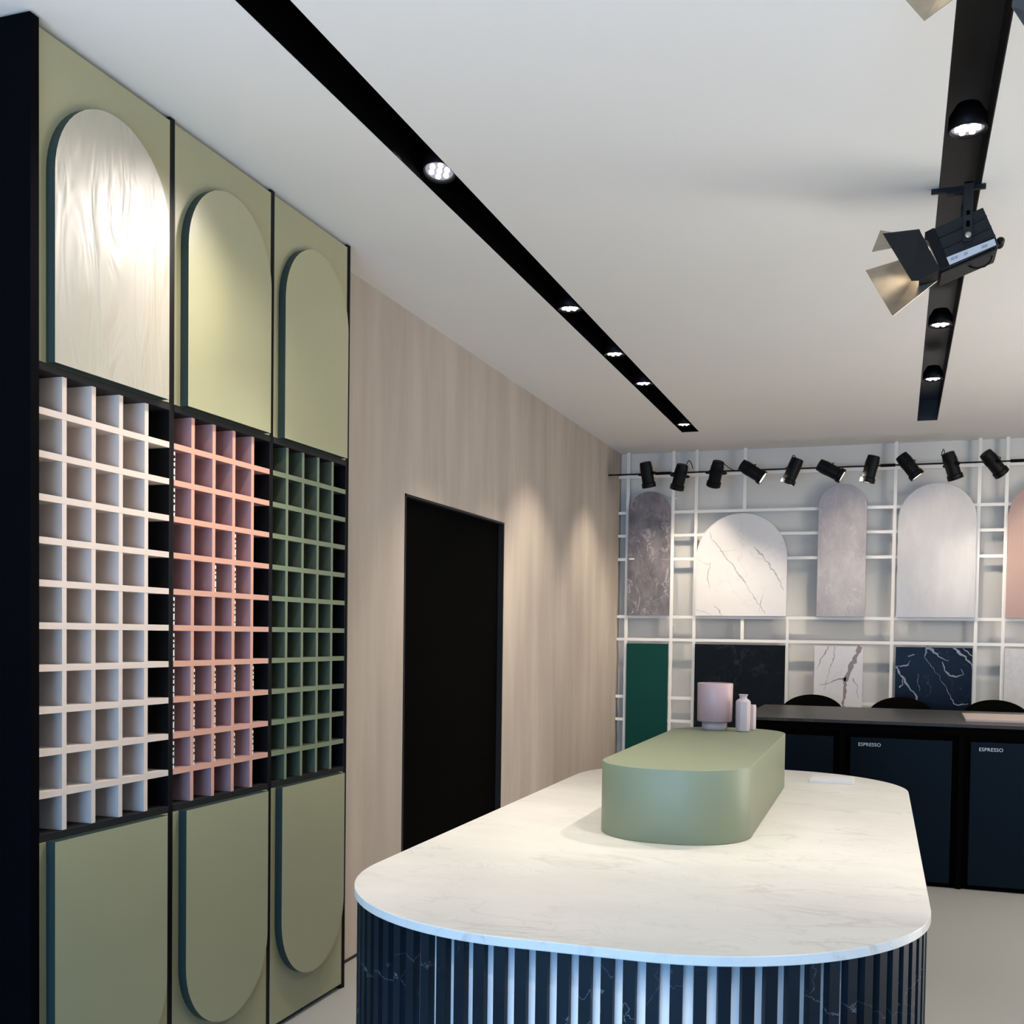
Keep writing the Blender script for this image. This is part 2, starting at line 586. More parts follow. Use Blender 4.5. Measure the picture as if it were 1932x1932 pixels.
def recessed(proto, x, y, label, target, power, color=NEUT, angle=75, blend=0.8):
    if proto is None:
        t = thing('recessed_spotlight', label, 'spotlight', (x, y, H), 'recessed spots in the ceiling channels')
        T = Matrix.Translation((x, y, H))
        m = MB()
        m.lathe([(0.036, 0.085), (0.057, 0.05), (0.060, 0.004), (0.056, 0.002), (0.052, 0.012), (0.045, 0.03)], T, 28)
        m.build('housing', 'lampbody', t)
        m = MB()
        m.lathe([(0.048, 0.022), (0.050, 0.012), (0.046, 0.0115)], T, 28)
        le = m.build('lens', 'lens', t)
        m = MB()
        for k in range(7):
            a = math.pi / 3 * k
            q = (0, 0) if k == 6 else (0.030 * math.cos(a), 0.030 * math.sin(a))
            m.lathe([(0.004, 0.0145), (0.0092, 0.011), (0.0085, 0.006), (0.003, 0.004)], T @ Matrix.Translation((q[0], q[1], 0)), 12)
        m.build('led_cluster', 'led', le)
    else:
        t = copy_tree(proto)
        t.location = (x, y, H)
        t['label'] = label
    spot_light('spot_beam', (x, y, H - 0.012), target, power, color, angle, blend, t, 0.035)
    return t


XA, XB = (L0 + L1) / 2, (R0 + R1) / 2
rs = recessed(None, XA, 3.58, 'nearest bright LED spotlight in the left ceiling channel, seven glowing dots showing', (XA - 0.1, 3.6, 0), P_WALL)
bases = [c for c in rs.children if c.type == 'LIGHT']
for c in bases:
    c.parent = None


def put(x, y, label, target, power, **k):
    return recessed(rs, x, y, label, target, power, **k)


nth = ['second', 'third', 'fourth', 'fifth and farthest']
for i, y in enumerate((5.25, 6.16, 6.92, 8.33)):
    put(XA, y, 'small glowing spotlight, %s from the near end of the left ceiling channel' % nth[i],
        (XA - (0.75 if i > 1 else 0.35), y + 0.1, 0.6), P_WALL * (1.0 if i < 2 else 0.9), color=WARM)
put(XB, 3.78, 'nearest bright spotlight in the right ceiling channel, in front of the stage light', (XB - 0.4, 3.2, 0), P_ISLAND * 0.75)
put(XB, 6.05, 'glowing spotlight in the right ceiling channel just beyond the stage light', (XB, 6.0, 0), P_ISLAND * 0.3)
put(XB, 7.28, 'glowing spotlight nearest the far end of the right ceiling channel', (XB, 7.3, 0), P_ISLAND * 0.25)
for c in bases:
    c.parent = rs
rs.location = (XA + 0.004, 3.60, H + 0.012)
rs.rotation_euler = (math.radians(-16), 0, 0)

# extra spot beams without fixtures, added for the light on cabinets and island
spot_light('spot_beam', (XA - 0.05, 3.46, H - 0.02), (-2.17, 2.50, 2.25), 30, (1.0, 0.88, 0.83), 58, 1.0, None, 0.06)  # second beam of the nearest left spot, aimed at the first cabinet
spot_light('spot_beam', (XA + 0.05, 2.2, H - 0.01), (-0.85, 2.25, 0.95), P_ISLAND * 0.36, NEUT, 62, 0.9, None, 0.03)
spot_light('spot_beam', (XB, 2.35, H - 0.01), (XB - 0.4, 2.35, 0), P_ISLAND * 0.85, NEUT, 80, 0.9, None, 0.03)
spot_light('spot_beam', (XA, 2.90, H - 0.01), (-2.17, 3.25, 1.5), 20, WARM, 88, 1.0, None, 0.03)
for yy, k in ((4.6, 1.0), (2.2, 0.5), (6.6, 0.25)):  # added beams to the right of both channels, no fitting there
    spot_light('spot_beam', (1.95, yy, H - 0.01), (1.8, yy, 0), P_ISLAND * k, NEUT, 100, 0.9, None, 0.05)

# ------------------------------------------------------------------ sage cabinets
XC = -2.175
CW = 0.5835
CY = 2.349


def arch_pts(y0, y1, zflat, zspring, up, n=28):
    r = (y1 - y0) / 2
    c = (y0 + y1) / 2
    s = 1 if up else -1
    pts = [(y0, zflat), (y0, zspring)]
    for k in range(1, n):
        t = math.pi * (1 - k / n)
        pts.append((c + r * math.cos(t), zspring + s * r * math.sin(t)))
    pts += [(y1, zspring), (y1, zflat)]
    return pts


RAILZ = [2.082 - 0.1150 * i for i in range(10)]
GR = 'sage green display cabinets along the left wall'
labs = ['sage green cabinet nearest the viewer with a cream pigeonhole grid between arched doors',
        'sage green cabinet in the middle with a salmon pink pigeonhole grid between arched doors',
        'sage green cabinet beside the plaster wall with an olive green pigeonhole grid between arched doors']
for i, gm in enumerate(('cream', 'salmon', 'olive')):
    y0 = CY + CW * i
    y1 = y0 + CW
    t = thing('display_cabinet', labs[i], 'cabinet', (-2.45, (y0 + y1) / 2, 0), GR)
    m = MB()
    m.box(-2.75, XC - 0.001, y0 + 0.0005, y0 + 0.0105, 0.0, 3.098)
    m.box(-2.75, XC - 0.001, y1 - 0.0135, y1 - 0.0005, 0.0, 3.098)
    m.box(-2.75, -2.74, y0 + 0.0105, y1 - 0.0135, 0.0, 3.098)
    m.box(-2.74, XC - 0.03, y0 + 0.0105, y1 - 0.0135, 3.088, 3.098)
    m.box(-2.74, XC - 0.03, y0 + 0.0105, y1 - 0.0135, 0.0, 0.02)
    m.build('carcass', 'frame' if False else 'black', t)
    m = MB()
    m.box(-2.74, XC + 0.001, y0 + 0.0105, y1 - 0.0135, 2.190, 2.209)
    m.build('shelf_board', 'frame', t)
    m = MB()
    m.box(-2.74, XC + 0.001, y0 + 0.0105, y1 - 0.0135, 0.922, 0.940)
    m.build('shelf_board', 'frame', t)
    ya, yb = y0 + 0.011, y1 - 0.0145
    up = MB().box(XC - 0.022, XC, ya, yb, 2.2125, 3.086).build('upper_door', 'sage', t, 0.0015)
    lo = MB().box(XC - 0.022, XC, ya, yb, 0.022, 0.9195).build('lower_door', 'sage', t, 0.0015)
    a0, a1 = y0 + 0.041, y0 + 0.528
    MB().prism(arch_pts(a0, a1, 2.2125, 2.7215, True), XC, XC + 0.030, 'X').edges(1).build('arched_panel', ['ripple_tile' if i == 0 else 'sage_tile', 'edge'], up)
    MB().prism(arch_pts(a0, a1, 0.9195, 0.4085, False), XC, XC + 0.030, 'X').edges(1).build('arched_panel', ['sage_tile', 'edge'], lo)
    # pigeonhole grid
    for z in RAILZ:
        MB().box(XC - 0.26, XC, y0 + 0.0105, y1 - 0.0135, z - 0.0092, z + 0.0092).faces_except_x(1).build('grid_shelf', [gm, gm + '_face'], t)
    for k in range(4):
        yy = y0 + 0.1105 + 0.1165 * k
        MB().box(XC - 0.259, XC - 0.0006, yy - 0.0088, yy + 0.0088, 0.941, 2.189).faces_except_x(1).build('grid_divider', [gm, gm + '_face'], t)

m = MB().box(-2.95, -2.159, CY - 0.034, CY - 0.0005, 0, 3.098).build('end_panel', 'fin', None, 0.002)
tag(m, 'tall black end panel closing the near side of the green cabinets', 'panel')
m = MB().box(-2.75, XC + 0.001, CY + 3 * CW + 0.0005, CY + 3 * CW + 0.0115, 0, 3.098).build('end_panel', 'black', None)
tag(m, 'thin black end strip between the olive grid cabinet and the plaster wall', 'panel')

# clear sample pieces standing in the salmon grid, seen on edge
cells = {0: (2, 3, 6, 7, 8, 9, 10), 1: (8, 9, 10), 2: (5, 8, 9, 10), 3: (4, 5, 6, 8, 10), 4: (8, 10)}
proto_s = None
rown = ['first', 'second', 'third', 'fourth', 'fifth', 'sixth', 'seventh', 'eighth', 'ninth', 'tenth']
for c, rows in cells.items():
    y0 = CY + CW
    yl = y0 + 0.0115 if c == 0 else y0 + 0.1105 + 0.1165 * (c - 1) + 0.0095
    for r in rows:
        zb = RAILZ[r - 1] + 0.0094 if r <= 10 else 0.941
        zb = RAILZ[r - 1] + 0.0094
        lab = 'clear sample piece in salmon grid, %s column from left, %s cell down' % (rown[c], rown[r - 1])
        loc = (XC - 0.012, yl + 0.004, zb)
        if proto_s is None:
            proto_s = thing('sample_tile', lab, 'sample tile', loc, 'clear samples in the salmon grid')
            X0, Y0, Z0 = loc
            MB().box(X0 - 0.06, X0 + 0.010, Y0 - 0.0035, Y0 + 0.0035, Z0 + 0.0003, Z0 + 0.088).build('tile', 'card', proto_s)
            m = MB()
            for (q, h) in ((0.012, 0.004), (0.036, 0.007), (0.055, 0.005), (0.068, 0.009)):
                m.box(X0 + 0.010, X0 + 0.0108, Y0 - 0.0036, Y0 + 0.002, Z0 + q, Z0 + q + h)
            m.build('label_mark', 'black', proto_s)
        else:
            o = copy_tree(proto_s)
            o.location = loc
            o['label'] = lab

# ------------------------------------------------------------------ island
ICX, ICY, IA = -0.555, 3.279, 0.014
IHX, IHY, IR = 0.622, 1.414, 0.505


def rrect(cx, cy, hx, hy, r, ang, n=20):
    pts = []
    for (sx, sy, a0) in ((1, -1, -90), (1, 1, 0), (-1, 1, 90), (-1, -1, 180)):
        for k in range(n + 1):
            a = math.radians(a0 + 90.0 * k / n)
            pts.append((sx * (hx - r) + r * math.cos(a), sy * (hy - r) + r * math.sin(a)))
    c, s = math.cos(ang), math.sin(ang)
    return [(cx + x * c - y * s, cy + x * s + y * c) for x, y in pts]


isl = thing('island_counter', 'long island with rounded ends, cream marble top and black marble slats', 'island', (ICX, ICY, 0))
MB().prism(rrect(ICX, ICY, IHX, IHY, IR, IA, 32), 0.9315, 0.950, 'Z').build('worktop', 'worktop', isl, 0.002)
IN = 0.024
MB().prism(rrect(ICX, ICY, IHX - IN, IHY - IN, IR - IN, IA, 32), 0.0, 0.931, 'Z', True).build('drum', 'lightbase', isl)
# slats all round
path = []
hx, hy, r = IHX - IN, IHY - IN, IR - IN
segs = [('l', (-(hx - r), -hy), (hx - r, -hy), (0, -1)), ('a', (hx - r, -(hy - r)), -90), ('l', (hx, -(hy - r)), (hx, hy - r), (1, 0)),
        ('a', (hx - r, hy - r), 0), ('l', (hx - r, hy), (-(hx - r), hy), (0, 1)), ('a', (-(hx - r), hy - r), 90),
        ('l', (-hx, hy - r), (-hx, -(hy - r)), (-1, 0)), ('a', (-(hx - r), -(hy - r)), 180)]
tot = sum((Vector(s[2]) - Vector(s[1])).length if s[0] == 'l' else r * math.pi / 2 for s in segs)
ns = round(tot / 0.0402)
pitch = tot / ns


def at_len(q):
    for s in segs:
        ln = (Vector(s[2]) - Vector(s[1])).length if s[0] == 'l' else r * math.pi / 2
        if q <= ln:
            if s[0] == 'l':
                p = Vector(s[1]).lerp(Vector(s[2]), q / ln)
                return p, Vector(s[3])
            a = math.radians(s[2]) + q / r
            nrm = Vector((math.cos(a), math.sin(a)))
            return Vector(s[1]) + nrm * r, nrm
        q -= ln
    return at_len(q)


ci, si = math.cos(IA), math.sin(IA)
rest = MB()
lst = []
for k in range(ns):
    p, n = at_len((k + 0.5) * pitch % tot)
    P = Vector((ICX + p.x * ci - p.y * si, ICY + p.x * si + p.y * ci, 0))
    Nn = Vector((n.x * ci - n.y * si, n.x * si + n.y * ci, 0))
    lst.append((P, Nn))
order = sorted(range(ns), key=lambda k: lst[k][0].length if lst[k][1].dot(lst[k][0]) < 0.15 else 99 + lst[k][0].length)
near = set(order[:98])
for k, (P, Nn) in enumerate(lst):
    Tn = Vector((-Nn.y, Nn.x, 0))
    T = Matrix((Tn, Nn, Vector((0, 0, 1)))).transposed().to_4x4()
    T.translation = P
    mbx = MB() if k in near else rest
    mbx.box(-0.0112, 0.0112, 0.0, 0.017, 0.0, 0.930, T)
    if k in near:
        mbx.build('slat', 'slatmarble', isl)
tag(rest.build('slats', 'slatmarble', isl), kind='stuff')

# sage block on the island
bk = MB().prism(rrect(-0.5815, 3.585, 0.210, 0.722, 0.190, 0.012, 24), 0.950, 1.150, 'Z', True).build('display_plinth', 'sage_block', None, 0.003)
for p_ in bk.data.polygons:
    p_.use_smooth = abs(p_.normal.z) < 0.5
tag(bk, 'sage green block with rounded ends standing on the marble island top', 'plinth')

# pink table lamp / drum on short foot
t = thing('table_lamp', 'dusty pink drum lamp on a narrower round foot at far end of green block', 'lamp', (-0.645, 4.17, 1.15))
MB().lathe([(0.044, 1.150), (0.047, 1.153), (0.047, 1.182)], None, 40, True, -0.645, 4.17).build('foot', 'vase', t)
MB().lathe([(0.062, 1.1822), (0.0655, 1.186), (0.0665, 1.325), (0.0645, 1.3275), (0.0600, 1.3275), (0.058, 1.32)], None, 48, True, -0.645, 4.17).build('shade', 'pinkglaze', t)
# vases
v = MB().lathe([(0.022, 1.150), (0.0265, 1.154), (0.0275, 1.20), (0.0275, 1.262), (0.022, 1.269), (0.0135, 1.274), (0.0135, 1.281), (0.018, 1.288), (0.016, 1.289), (0.011, 1.280)],
               None, 14, False, -0.535, 4.14).build('vase', 'vase')
tag(v, 'pale pink faceted bottle vase with flared lip beside the pink lamp', 'vase')
v = MB().lathe([(0.019, 1.150), (0.0225, 1.154), (0.0225, 1.238), (0.021, 1.247), (0.017, 1.2475), (0.016, 1.24)],
               None, 14, False, -0.518, 4.215).build('vase', 'vase')
tag(v, 'small pale pink cylinder vase half hidden behind the bottle vase', 'vase')
s = MB().prism([(-0.303, 4.313), (-0.142, 4.322), (-0.144, 4.476), (-0.297, 4.450)], 0.950, 0.962, 'Z').build('sample_slab', 'whitetile', None, 0.001)
tag(s, 'thin white sample slab lying at the far end of the marble worktop', 'sample')

# ------------------------------------------------------------------ bar counter
BX0, BX1, BF, BB = -0.93, 3.0, 7.096, 8.44
bar = thing('bar_counter', 'long black bar counter with dark stone top and navy glass front doors', 'counter', (1.0, 7.7, 0))
MB().box(BX0, BX1, BF - 0.03, BB, 0.980, 1.0).build('countertop', 'bartop', bar, 0.002)
m = MB()
m.box(BX0 + 0.01, BX1, BF, BB - 0.35, 0.93, 0.979)
m.box(BX0 + 0.01, BX1, BF + 0.02, BB - 0.35, 0.0, 0.93)
posts = [-0.945 + 0.6905 * k for k in range(7)]
for k, x in enumerate(posts):
    xa = x - 0.10
    if xa < BX0:
        xa = BX0 + 0.01
    if x > BX1:
        x = BX1
    if x > xa + 0.01:
        m.box(xa + 0.035, x - 0.035 if x - 0.035 > xa + 0.04 else x, BF - 0.004, BF + 0.02, 0.0, 0.93)
m.build('frame', 'deepblack', bar)


def text_mesh(txt, size, loc, parent, material, rot=(math.pi / 2, 0, 0), name='lettering', ext=0.0006):
    cu = bpy.data.curves.new('txt', 'FONT')
    cu.body = txt
    cu.size = size
    cu.extrude = ext
    cu.space_character = 1.05
    tmp = bpy.data.objects.new('txt', cu)
    COL.objects.link(tmp)
    bpy.context.view_layer.update()
    me = bpy.data.meshes.new_from_object(tmp.evaluated_get(bpy.context.evaluated_depsgraph_get()))
    bpy.data.objects.remove(tmp)
    me.materials.clear()
    me.materials.append(MT[material])
    o = bpy.data.objects.new(name, me)
    COL.objects.link(o)
    off = Vector((0, 0, 0))
    p = parent
    while p is not None:
        off += Vector(p.location)
        p = p.parent
    if parent is not None:
        o.parent = parent
    o.location = Vector(loc) - off
    o.rotation_euler = rot
    return o


for k, x in enumerate(posts[:6]):
    xa, xb = max(x, BX0 + 0.012), min(x + 0.587, BX1 - 0.01)
    if xb - xa < 0.1:
        continue
    dr = MB().box(xa, xb, BF - 0.006, BF + 0.015, 0.03, 0.895).build('glass_door', 'navy', bar, 0.002)
    if k > 0:
        text_mesh('ESPRESSO', 0.030, (xa + 0.045, BF - 0.0068, 0.842), dr, 'text')

s = MB().prism([(0.417, 7.335), (1.25, 7.36), (1.25, 8.0), (0.43, 7.965)], 1.0, 1.014, 'Z').build('serving_board', 'tray', None, 0.001)
tag(s, 'thin pinkish beige slab lying on the dark bar top', 'board')


# bar stools behind the counter
def make_stool(x, y, label):
    t = thing('bar_stool', label, 'stool', (x, y, 0), 'black bar stools behind the counter')
    # curved shell back
    m = MB()
    n = 18
    R_ = 0.30
    pts_o, vs, fs = [], [], []
    for k in range(n + 1):
        a = math.radians(-62 + 124 * k / n)
        q = 1 - (abs(-62 + 124 * k / n) / 62) ** 2
        top = 0.86 + 0.205 * (q ** 0.62)
        for (rad, zz) in ((R_, 0.70), (R_, top), (R_ - 0.018, top), (R_ - 0.018, 0.70)):
            vs.append((x + rad * math.sin(a), y - 0.08 - 0.02 + 0 + rad * math.cos(a) * 0.75, zz))
    for k in range(n):
        for j in range(4):
            j2 = (j + 1) % 4
            fs.append((4 * k + j, 4 * k + j2, 4 * (k + 1) + j2, 4 * (k + 1) + j))
    fs.append((0, 1, 2, 3))
    fs.append((4 * n + 3, 4 * n + 2, 4 * n + 1, 4 * n))
    m.add(vs, fs, True)
    m.build('backrest', 'deepblack', t)
    MB().lathe([(0.19, 0.66), (0.215, 0.675), (0.215, 0.70), (0.19, 0.715)], None, 28, True, x, y).build('seat', 'black', t)
    for sx in (-1, 1):
        for sy in (-1, 1):
            MB().tube([(x + sx * 0.13, y + sy * 0.13, 0.665), (x + sx * 0.21, y + sy * 0.21, 0.0)], 0.011).build('leg', 'black', t)
    fr_ = MB()
    c4_ = [(x + a * 0.185, y + b_ * 0.185, 0.25) for a, b_ in ((-1, -1), (1, -1), (1, 1), (-1, 1))]
    for a in range(4):
        fr_.tube([c4_[a], c4_[(a + 1) % 4]], 0.007)
    fr_.build('footrest', 'black', t)
    return t


SY = 8.72
stool = make_stool(-0.605, SY, 'black curved back bar stool directly behind the left part of the bar')
for x, lab in ((0.045, 'black curved back bar stool, middle one of the three behind the bar'),
               (0.70, 'black curved back bar stool behind the pinkish slab at the right edge')):
    o = copy_tree(stool)
    o.location = (x, SY, 0)
    o['label'] = lab

# ------------------------------------------------------------------ lattice on the back wall
LY0, LY1 = 9.422, 9.444
lat = thing('wall_lattice', 'white steel lattice of posts and rails covering the back wall', 'lattice', (0, 9.43, 0))
for x in (-2.25, -1.85, -1.65, -0.865, -0.036, 0.592, 0.792, 1.42, 1.62, 2.25, 2.45, 3.08):
    if x in (-0.865,):
        MB().box(x - 0.011, x + 0.011, LY0 + 0.001, LY1 - 0.001, 0, 1.67).build('post', 'lattice', lat)
    else:
        MB().box(x - 0.013, x + 0.013, LY0, LY1, 0, H - 0.002).build('post', 'lattice', lat)
for (z, xa, xb) in [(z, XL + 0.003, XR - 0.005) for z in (2.89, 2.577, 2.377, 2.172, 1.672, 1.474, 0.970, 0.770, 0.32)]:
    MB().box(xa, xb, LY0 + 0.002, LY1 - 0.002, z - 0.0125, z + 0.0125).build('rail', 'lattice', lat)
for (x, z0, z1) in ((-1.24, 2.59, H - 0.002), (-1.24, 1.486, 1.66), (-0.45, 2.59, H - 0.002)):
    if x != -0.45:
        MB().box(x - 0.014, x + 0.014, LY0 + 0.001, LY1 - 0.001, z0, z1).build('short_post', 'lattice', lat)
for x in (-1.85, -0.036, 1.42, 3.08):
    for z in (0.5, 1.6, 2.7):
        MB().box(x - 0.01, x + 0.01, LY1, YB - 0.001, z - 0.01, z + 0.01).build('bracket', 'lattice', lat)

PF, PK = 9.402, 9.4205
VW = 0.8


def vein(m, pts, y, wobble=0.008, n=14):
    """ribbon of stone in the face of a slab; pts = [(x, z, width)...]"""
    out = []
    for a, b_ in zip(pts[:-1], pts[1:]):
        k = max(2, int(math.hypot(b_[0] - a[0], b_[1] - a[1]) / 0.02))
        for j in range(k):
            f = j / k
            out.append([a[q] * (1 - f) + b_[q] * f for q in range(3)])
    out.append(list(pts[-1]))
    for p in out[1:-1]:
        p[0] += random.uniform(-wobble, wobble)
        p[1] += random.uniform(-wobble, wobble) * 0.6
        p[2] *= random.uniform(0.4, 1.15)
    vs = []
    for i, p in enumerate(out):
        a, b_ = out[max(i - 1, 0)], out[min(i + 1, len(out) - 1)]
        dx, dz = b_[0] - a[0], b_[1] - a[1]
        L = math.hypot(dx, dz) or 1
        nx, nz = -dz / L, dx / L
        nx, nz = nx * VW, nz * VW
        vs += [(p[0] + nx * p[2] / 2, y, p[1] + nz * p[2] / 2), (p[0] - nx * p[2] / 2, y, p[1] - nz * p[2] / 2)]
    fs = [(2 * i, 2 * i + 1, 2 * i + 3, 2 * i + 2) for i in range(len(out) - 1)]
    m.add(vs, fs)


def slab(name, label, x0, x1, z0, z1, arch, mats, veins=(), sticker=False, group=None):
    m = MB()
    if arch:
        m.prism(arch_pts(x0, x1, z0, z1 - (x1 - x0) / 2, True), PF, PK, 'Y')
    else:
        m.box(x0, x1, PF, PK, z0, z1)
    m.cur = 1
    for v_ in veins:
        vein(m, v_, PF - 0.0005)
    o = m.build(name, mats, None)
    tag(o, label, 'stone panel', group)
    if sticker:
        MB().box(x0 + 0.012, x0 + 0.058, PF - 0.0015, PF - 0.0003, 2.168, 2.182).build('sticker', 'whitetile', o)
    return o


GA = 'arched stone panels on the back wall'
GB = 'rectangular stone panels below the arches'
slab('marble_panel', 'narrow dark taupe marble arch panel beside the plaster wall', -2.236, -1.868, 1.685, 2.757, True, ['taupe', 'veinwhite'],
     [[(-2.17, 1.70, .004), (-2.02, 1.80, .006), (-1.90, 1.86, .008), (-1.87, 1.875, .004)]], True, GA)
slab('marble_panel', 'widest arch panel, white marble with grey diagonal veins', -1.637, -0.878, 1.685, 2.552, True, ['whitem', 'veingrey'],
     [[(-1.53, 2.40, .004), (-1.50, 2.33, .010), (-1.43, 2.24, .013), (-1.33, 2.12, .012), (-1.26, 2.02, .018), (-1.19, 1.92, .010), (-1.10, 1.78, .014), (-1.05, 1.70, .005)],
      [(-1.15, 2.27, .006), (-1.12, 2.23, .022), (-1.05, 2.15, .014), (-0.98, 2.05, .020), (-0.93, 1.96, .012), (-0.90, 1.90, .004)],
      [(-1.62, 2.16, .004), (-1.55, 2.12, .008), (-1.51, 2.14, .010), (-1.54, 2.05, .014), (-1.52, 1.92, .008)],
      [(-1.63, 1.735, .006), (-1.56, 1.715, .008), (-1.50, 1.69, .004)],
      [(-1.48, 1.77, .004), (-1.43, 1.72, .018), (-1.41, 1.69, .006)],
      [(-1.10, 1.72, .004), (-1.08, 1.80, .010), (-1.07, 1.87, .003)],
      [(-1.44, 2.23, .004), (-1.36, 2.24, .004), (-1.31, 2.245, .003)]], False, GA)
slab('marble_panel', 'narrow pale grey marble arch panel between two white framed bays', -0.632, -0.252, 1.685, 2.770, True, ['greym', 'veinwhite'], (), False, GA)
slab('marble_panel', 'tall wide silvery white marble arch panel left of the pink one', -0.008, 0.578, 1.685, 2.757, True, ['silverm', 'veingrey'],
     [[(0.20, 1.86, .003), (0.22, 1.90, .007), (0.235, 1.93, .003)]], False, GA)
slab('marble_panel', 'pink stone arch panel cut by the right edge of the picture', 0.806, 1.395, 1.685, 2.760, True, ['pinktile', 'veingrey'], (), False, GA)
slab('stone_panel', 'bottle green glossy panel standing below the taupe arch', -2.234, -1.868, 0.15, 1.438, False, ['greentile', 'veingrey'], (), False, GB)
slab('stone_panel', 'black slate panel behind the pink lamp', -1.635, -0.878, 0.15, 1.441, False, ['blackm', 'veingrey'], (), False, GB)
slab('stone_panel', 'white marble panel with a bold brown vein behind the first stool', -0.640, -0.256, 0.15, 1.443, False, ['whitem', 'veinbrown'],
     [[(-0.278, 1.443, .050), (-0.305, 1.36, .048), (-0.345, 1.28, .055), (-0.36, 1.22, .060), (-0.385, 1.17, .075), (-0.395, 1.10, .050), (-0.40, 1.0, .030), (-0.41, 0.8, .02)],
      [(-0.385, 1.17, .050), (-0.44, 1.175, .020), (-0.50, 1.145, .010), (-0.60, 1.115, .004)],
      [(-0.53, 1.44, .008), (-0.57, 1.36, .012), (-0.62, 1.25, .004)],
      [(-0.48, 1.44, .006), (-0.49, 1.33, .010), (-0.52, 1.22, .006), (-0.56, 1.08, .004)],
      [(-0.33, 1.18, .010), (-0.30, 1.12, .008), (-0.285, 1.02, .006)]], False, GB)
slab('stone_panel', 'navy black marble panel with white lightning veins behind the middle stool', -0.003, 0.573, 0.15, 1.443, False, ['navym', 'veinwhite'],
     [[(0.225, 1.443, .050), (0.27, 1.42, .028), (0.32, 1.375, .022), (0.37, 1.345, .012), (0.40, 1.34, .004)],
      [(0.225, 1.42, .014), (0.215, 1.36, .006), (0.28, 1.28, .005), (0.33, 1.21, .004), (0.40, 1.10, .005), (0.43, 1.02, .010), (0.47, 0.985, .012), (0.55, 1.0, .006)],
      [(0.35, 1.33, .006), (0.37, 1.26, .014), (0.41, 1.22, .024), (0.46, 1.215, .018), (0.51, 1.235, .010), (0.49, 1.275, .004)],
      [(0.43, 1.443, .02), (0.47, 1.41, .034), (0.52, 1.37, .026), (0.56, 1.32, .014), (0.572, 1.28, .006)],
      [(0.50, 1.443, .006), (0.54, 1.41, .016), (0.572, 1.38, .010)],
      [(-0.002, 1.285, .026), (0.04, 1.22, .018), (0.09, 1.14, .020), (0.14, 1.08, .022), (0.17, 1.02, .028), (0.19, 0.95, .02)],
      [(0.00, 1.285, .008), (0.06, 1.29, .012), (0.09, 1.30, .016), (0.11, 1.335, .004)],
      [(0.03, 1.115, .016), (0.05, 1.14, .012), (0.055, 1.19, .004)],
      [(0.09, 1.37, .010), (0.12, 1.375, .018), (0.14, 1.385, .004)],
      [(0.17, 1.23, .003), (0.175, 1.15, .004), (0.185, 1.09, .003)]], False, GB)
slab('stone_panel', 'pale speckled grey marble panel at the right edge below the pink arch', 0.808, 1.395, 0.15, 1.445, False, ['palem', 'veingrey'], (), False, GB)

# ------------------------------------------------------------------ lighting pipe and its ten spotlights
PY, PZ = 9.05, 2.854
TY = 8.90
pipe = thing('lighting_pipe', 'thin black pipe running across in front of the back wall lattice', 'pipe', (0, PY, PZ))
MB().tube([(XL + 0.002, PY, PZ + 0.003), (XR - 0.002, PY, PZ + 0.003)], 0.006, 8).build('pipe', 'lampbody', pipe)
m = MB()
for (a, b_) in ((-1.93, -1.80), (0.70 - 0.85, 0.62 - 0.66), (0.78, 1.05)):
    m.tube([(a, PY, PZ + 0.003), (b_, PY, PZ + 0.003)], 0.0125, 10)
m.build('connector', 'lampbody', pipe)
for x in (1.25, 3.2):
    MB().tube([(x, PY, PZ + 0.003), (x, PY, H)], 0.004, 6).build('hanger', 'lampbody', pipe)

SC = TY / 9.15
spots = [(-2.023, 2.873, 0.13, 0.25, 0, 'first from plaster wall, above taupe arch'),
         (-1.743, 2.845, -0.30, 0.3, 0, 'second from plaster wall, leaning left'),
         (-1.442, 2.860, -0.30, 0.5, 0, 'third from plaster wall, over wide white arch'),
         (-1.156, 2.867, 1.5, 0.06, 1, 'fourth from plaster wall, tipped right, glowing'),
         (-0.823, 2.860, -0.42, 0.07, 1, 'fifth from plaster wall, glowing, leaning left'),
         (-0.538, 2.852, 1.8, 0.06, 1, 'sixth from plaster wall, almost lying sideways'),
         (-0.224, 2.855, -0.25, 0.08, 1, 'seventh from plaster wall, above pale grey arch'),
         (0.057, 2.868, 0.75, 0.04, 1, 'eighth from plaster wall, lens tipped right'),
         (0.370, 2.858, 0.33, 0.25, 0, 'ninth from plaster wall, with looped cable'),
         (0.666, 2.864, 0.85, 0.5, 0, 'tenth and last, near right edge')]
place = []
proto_t = None
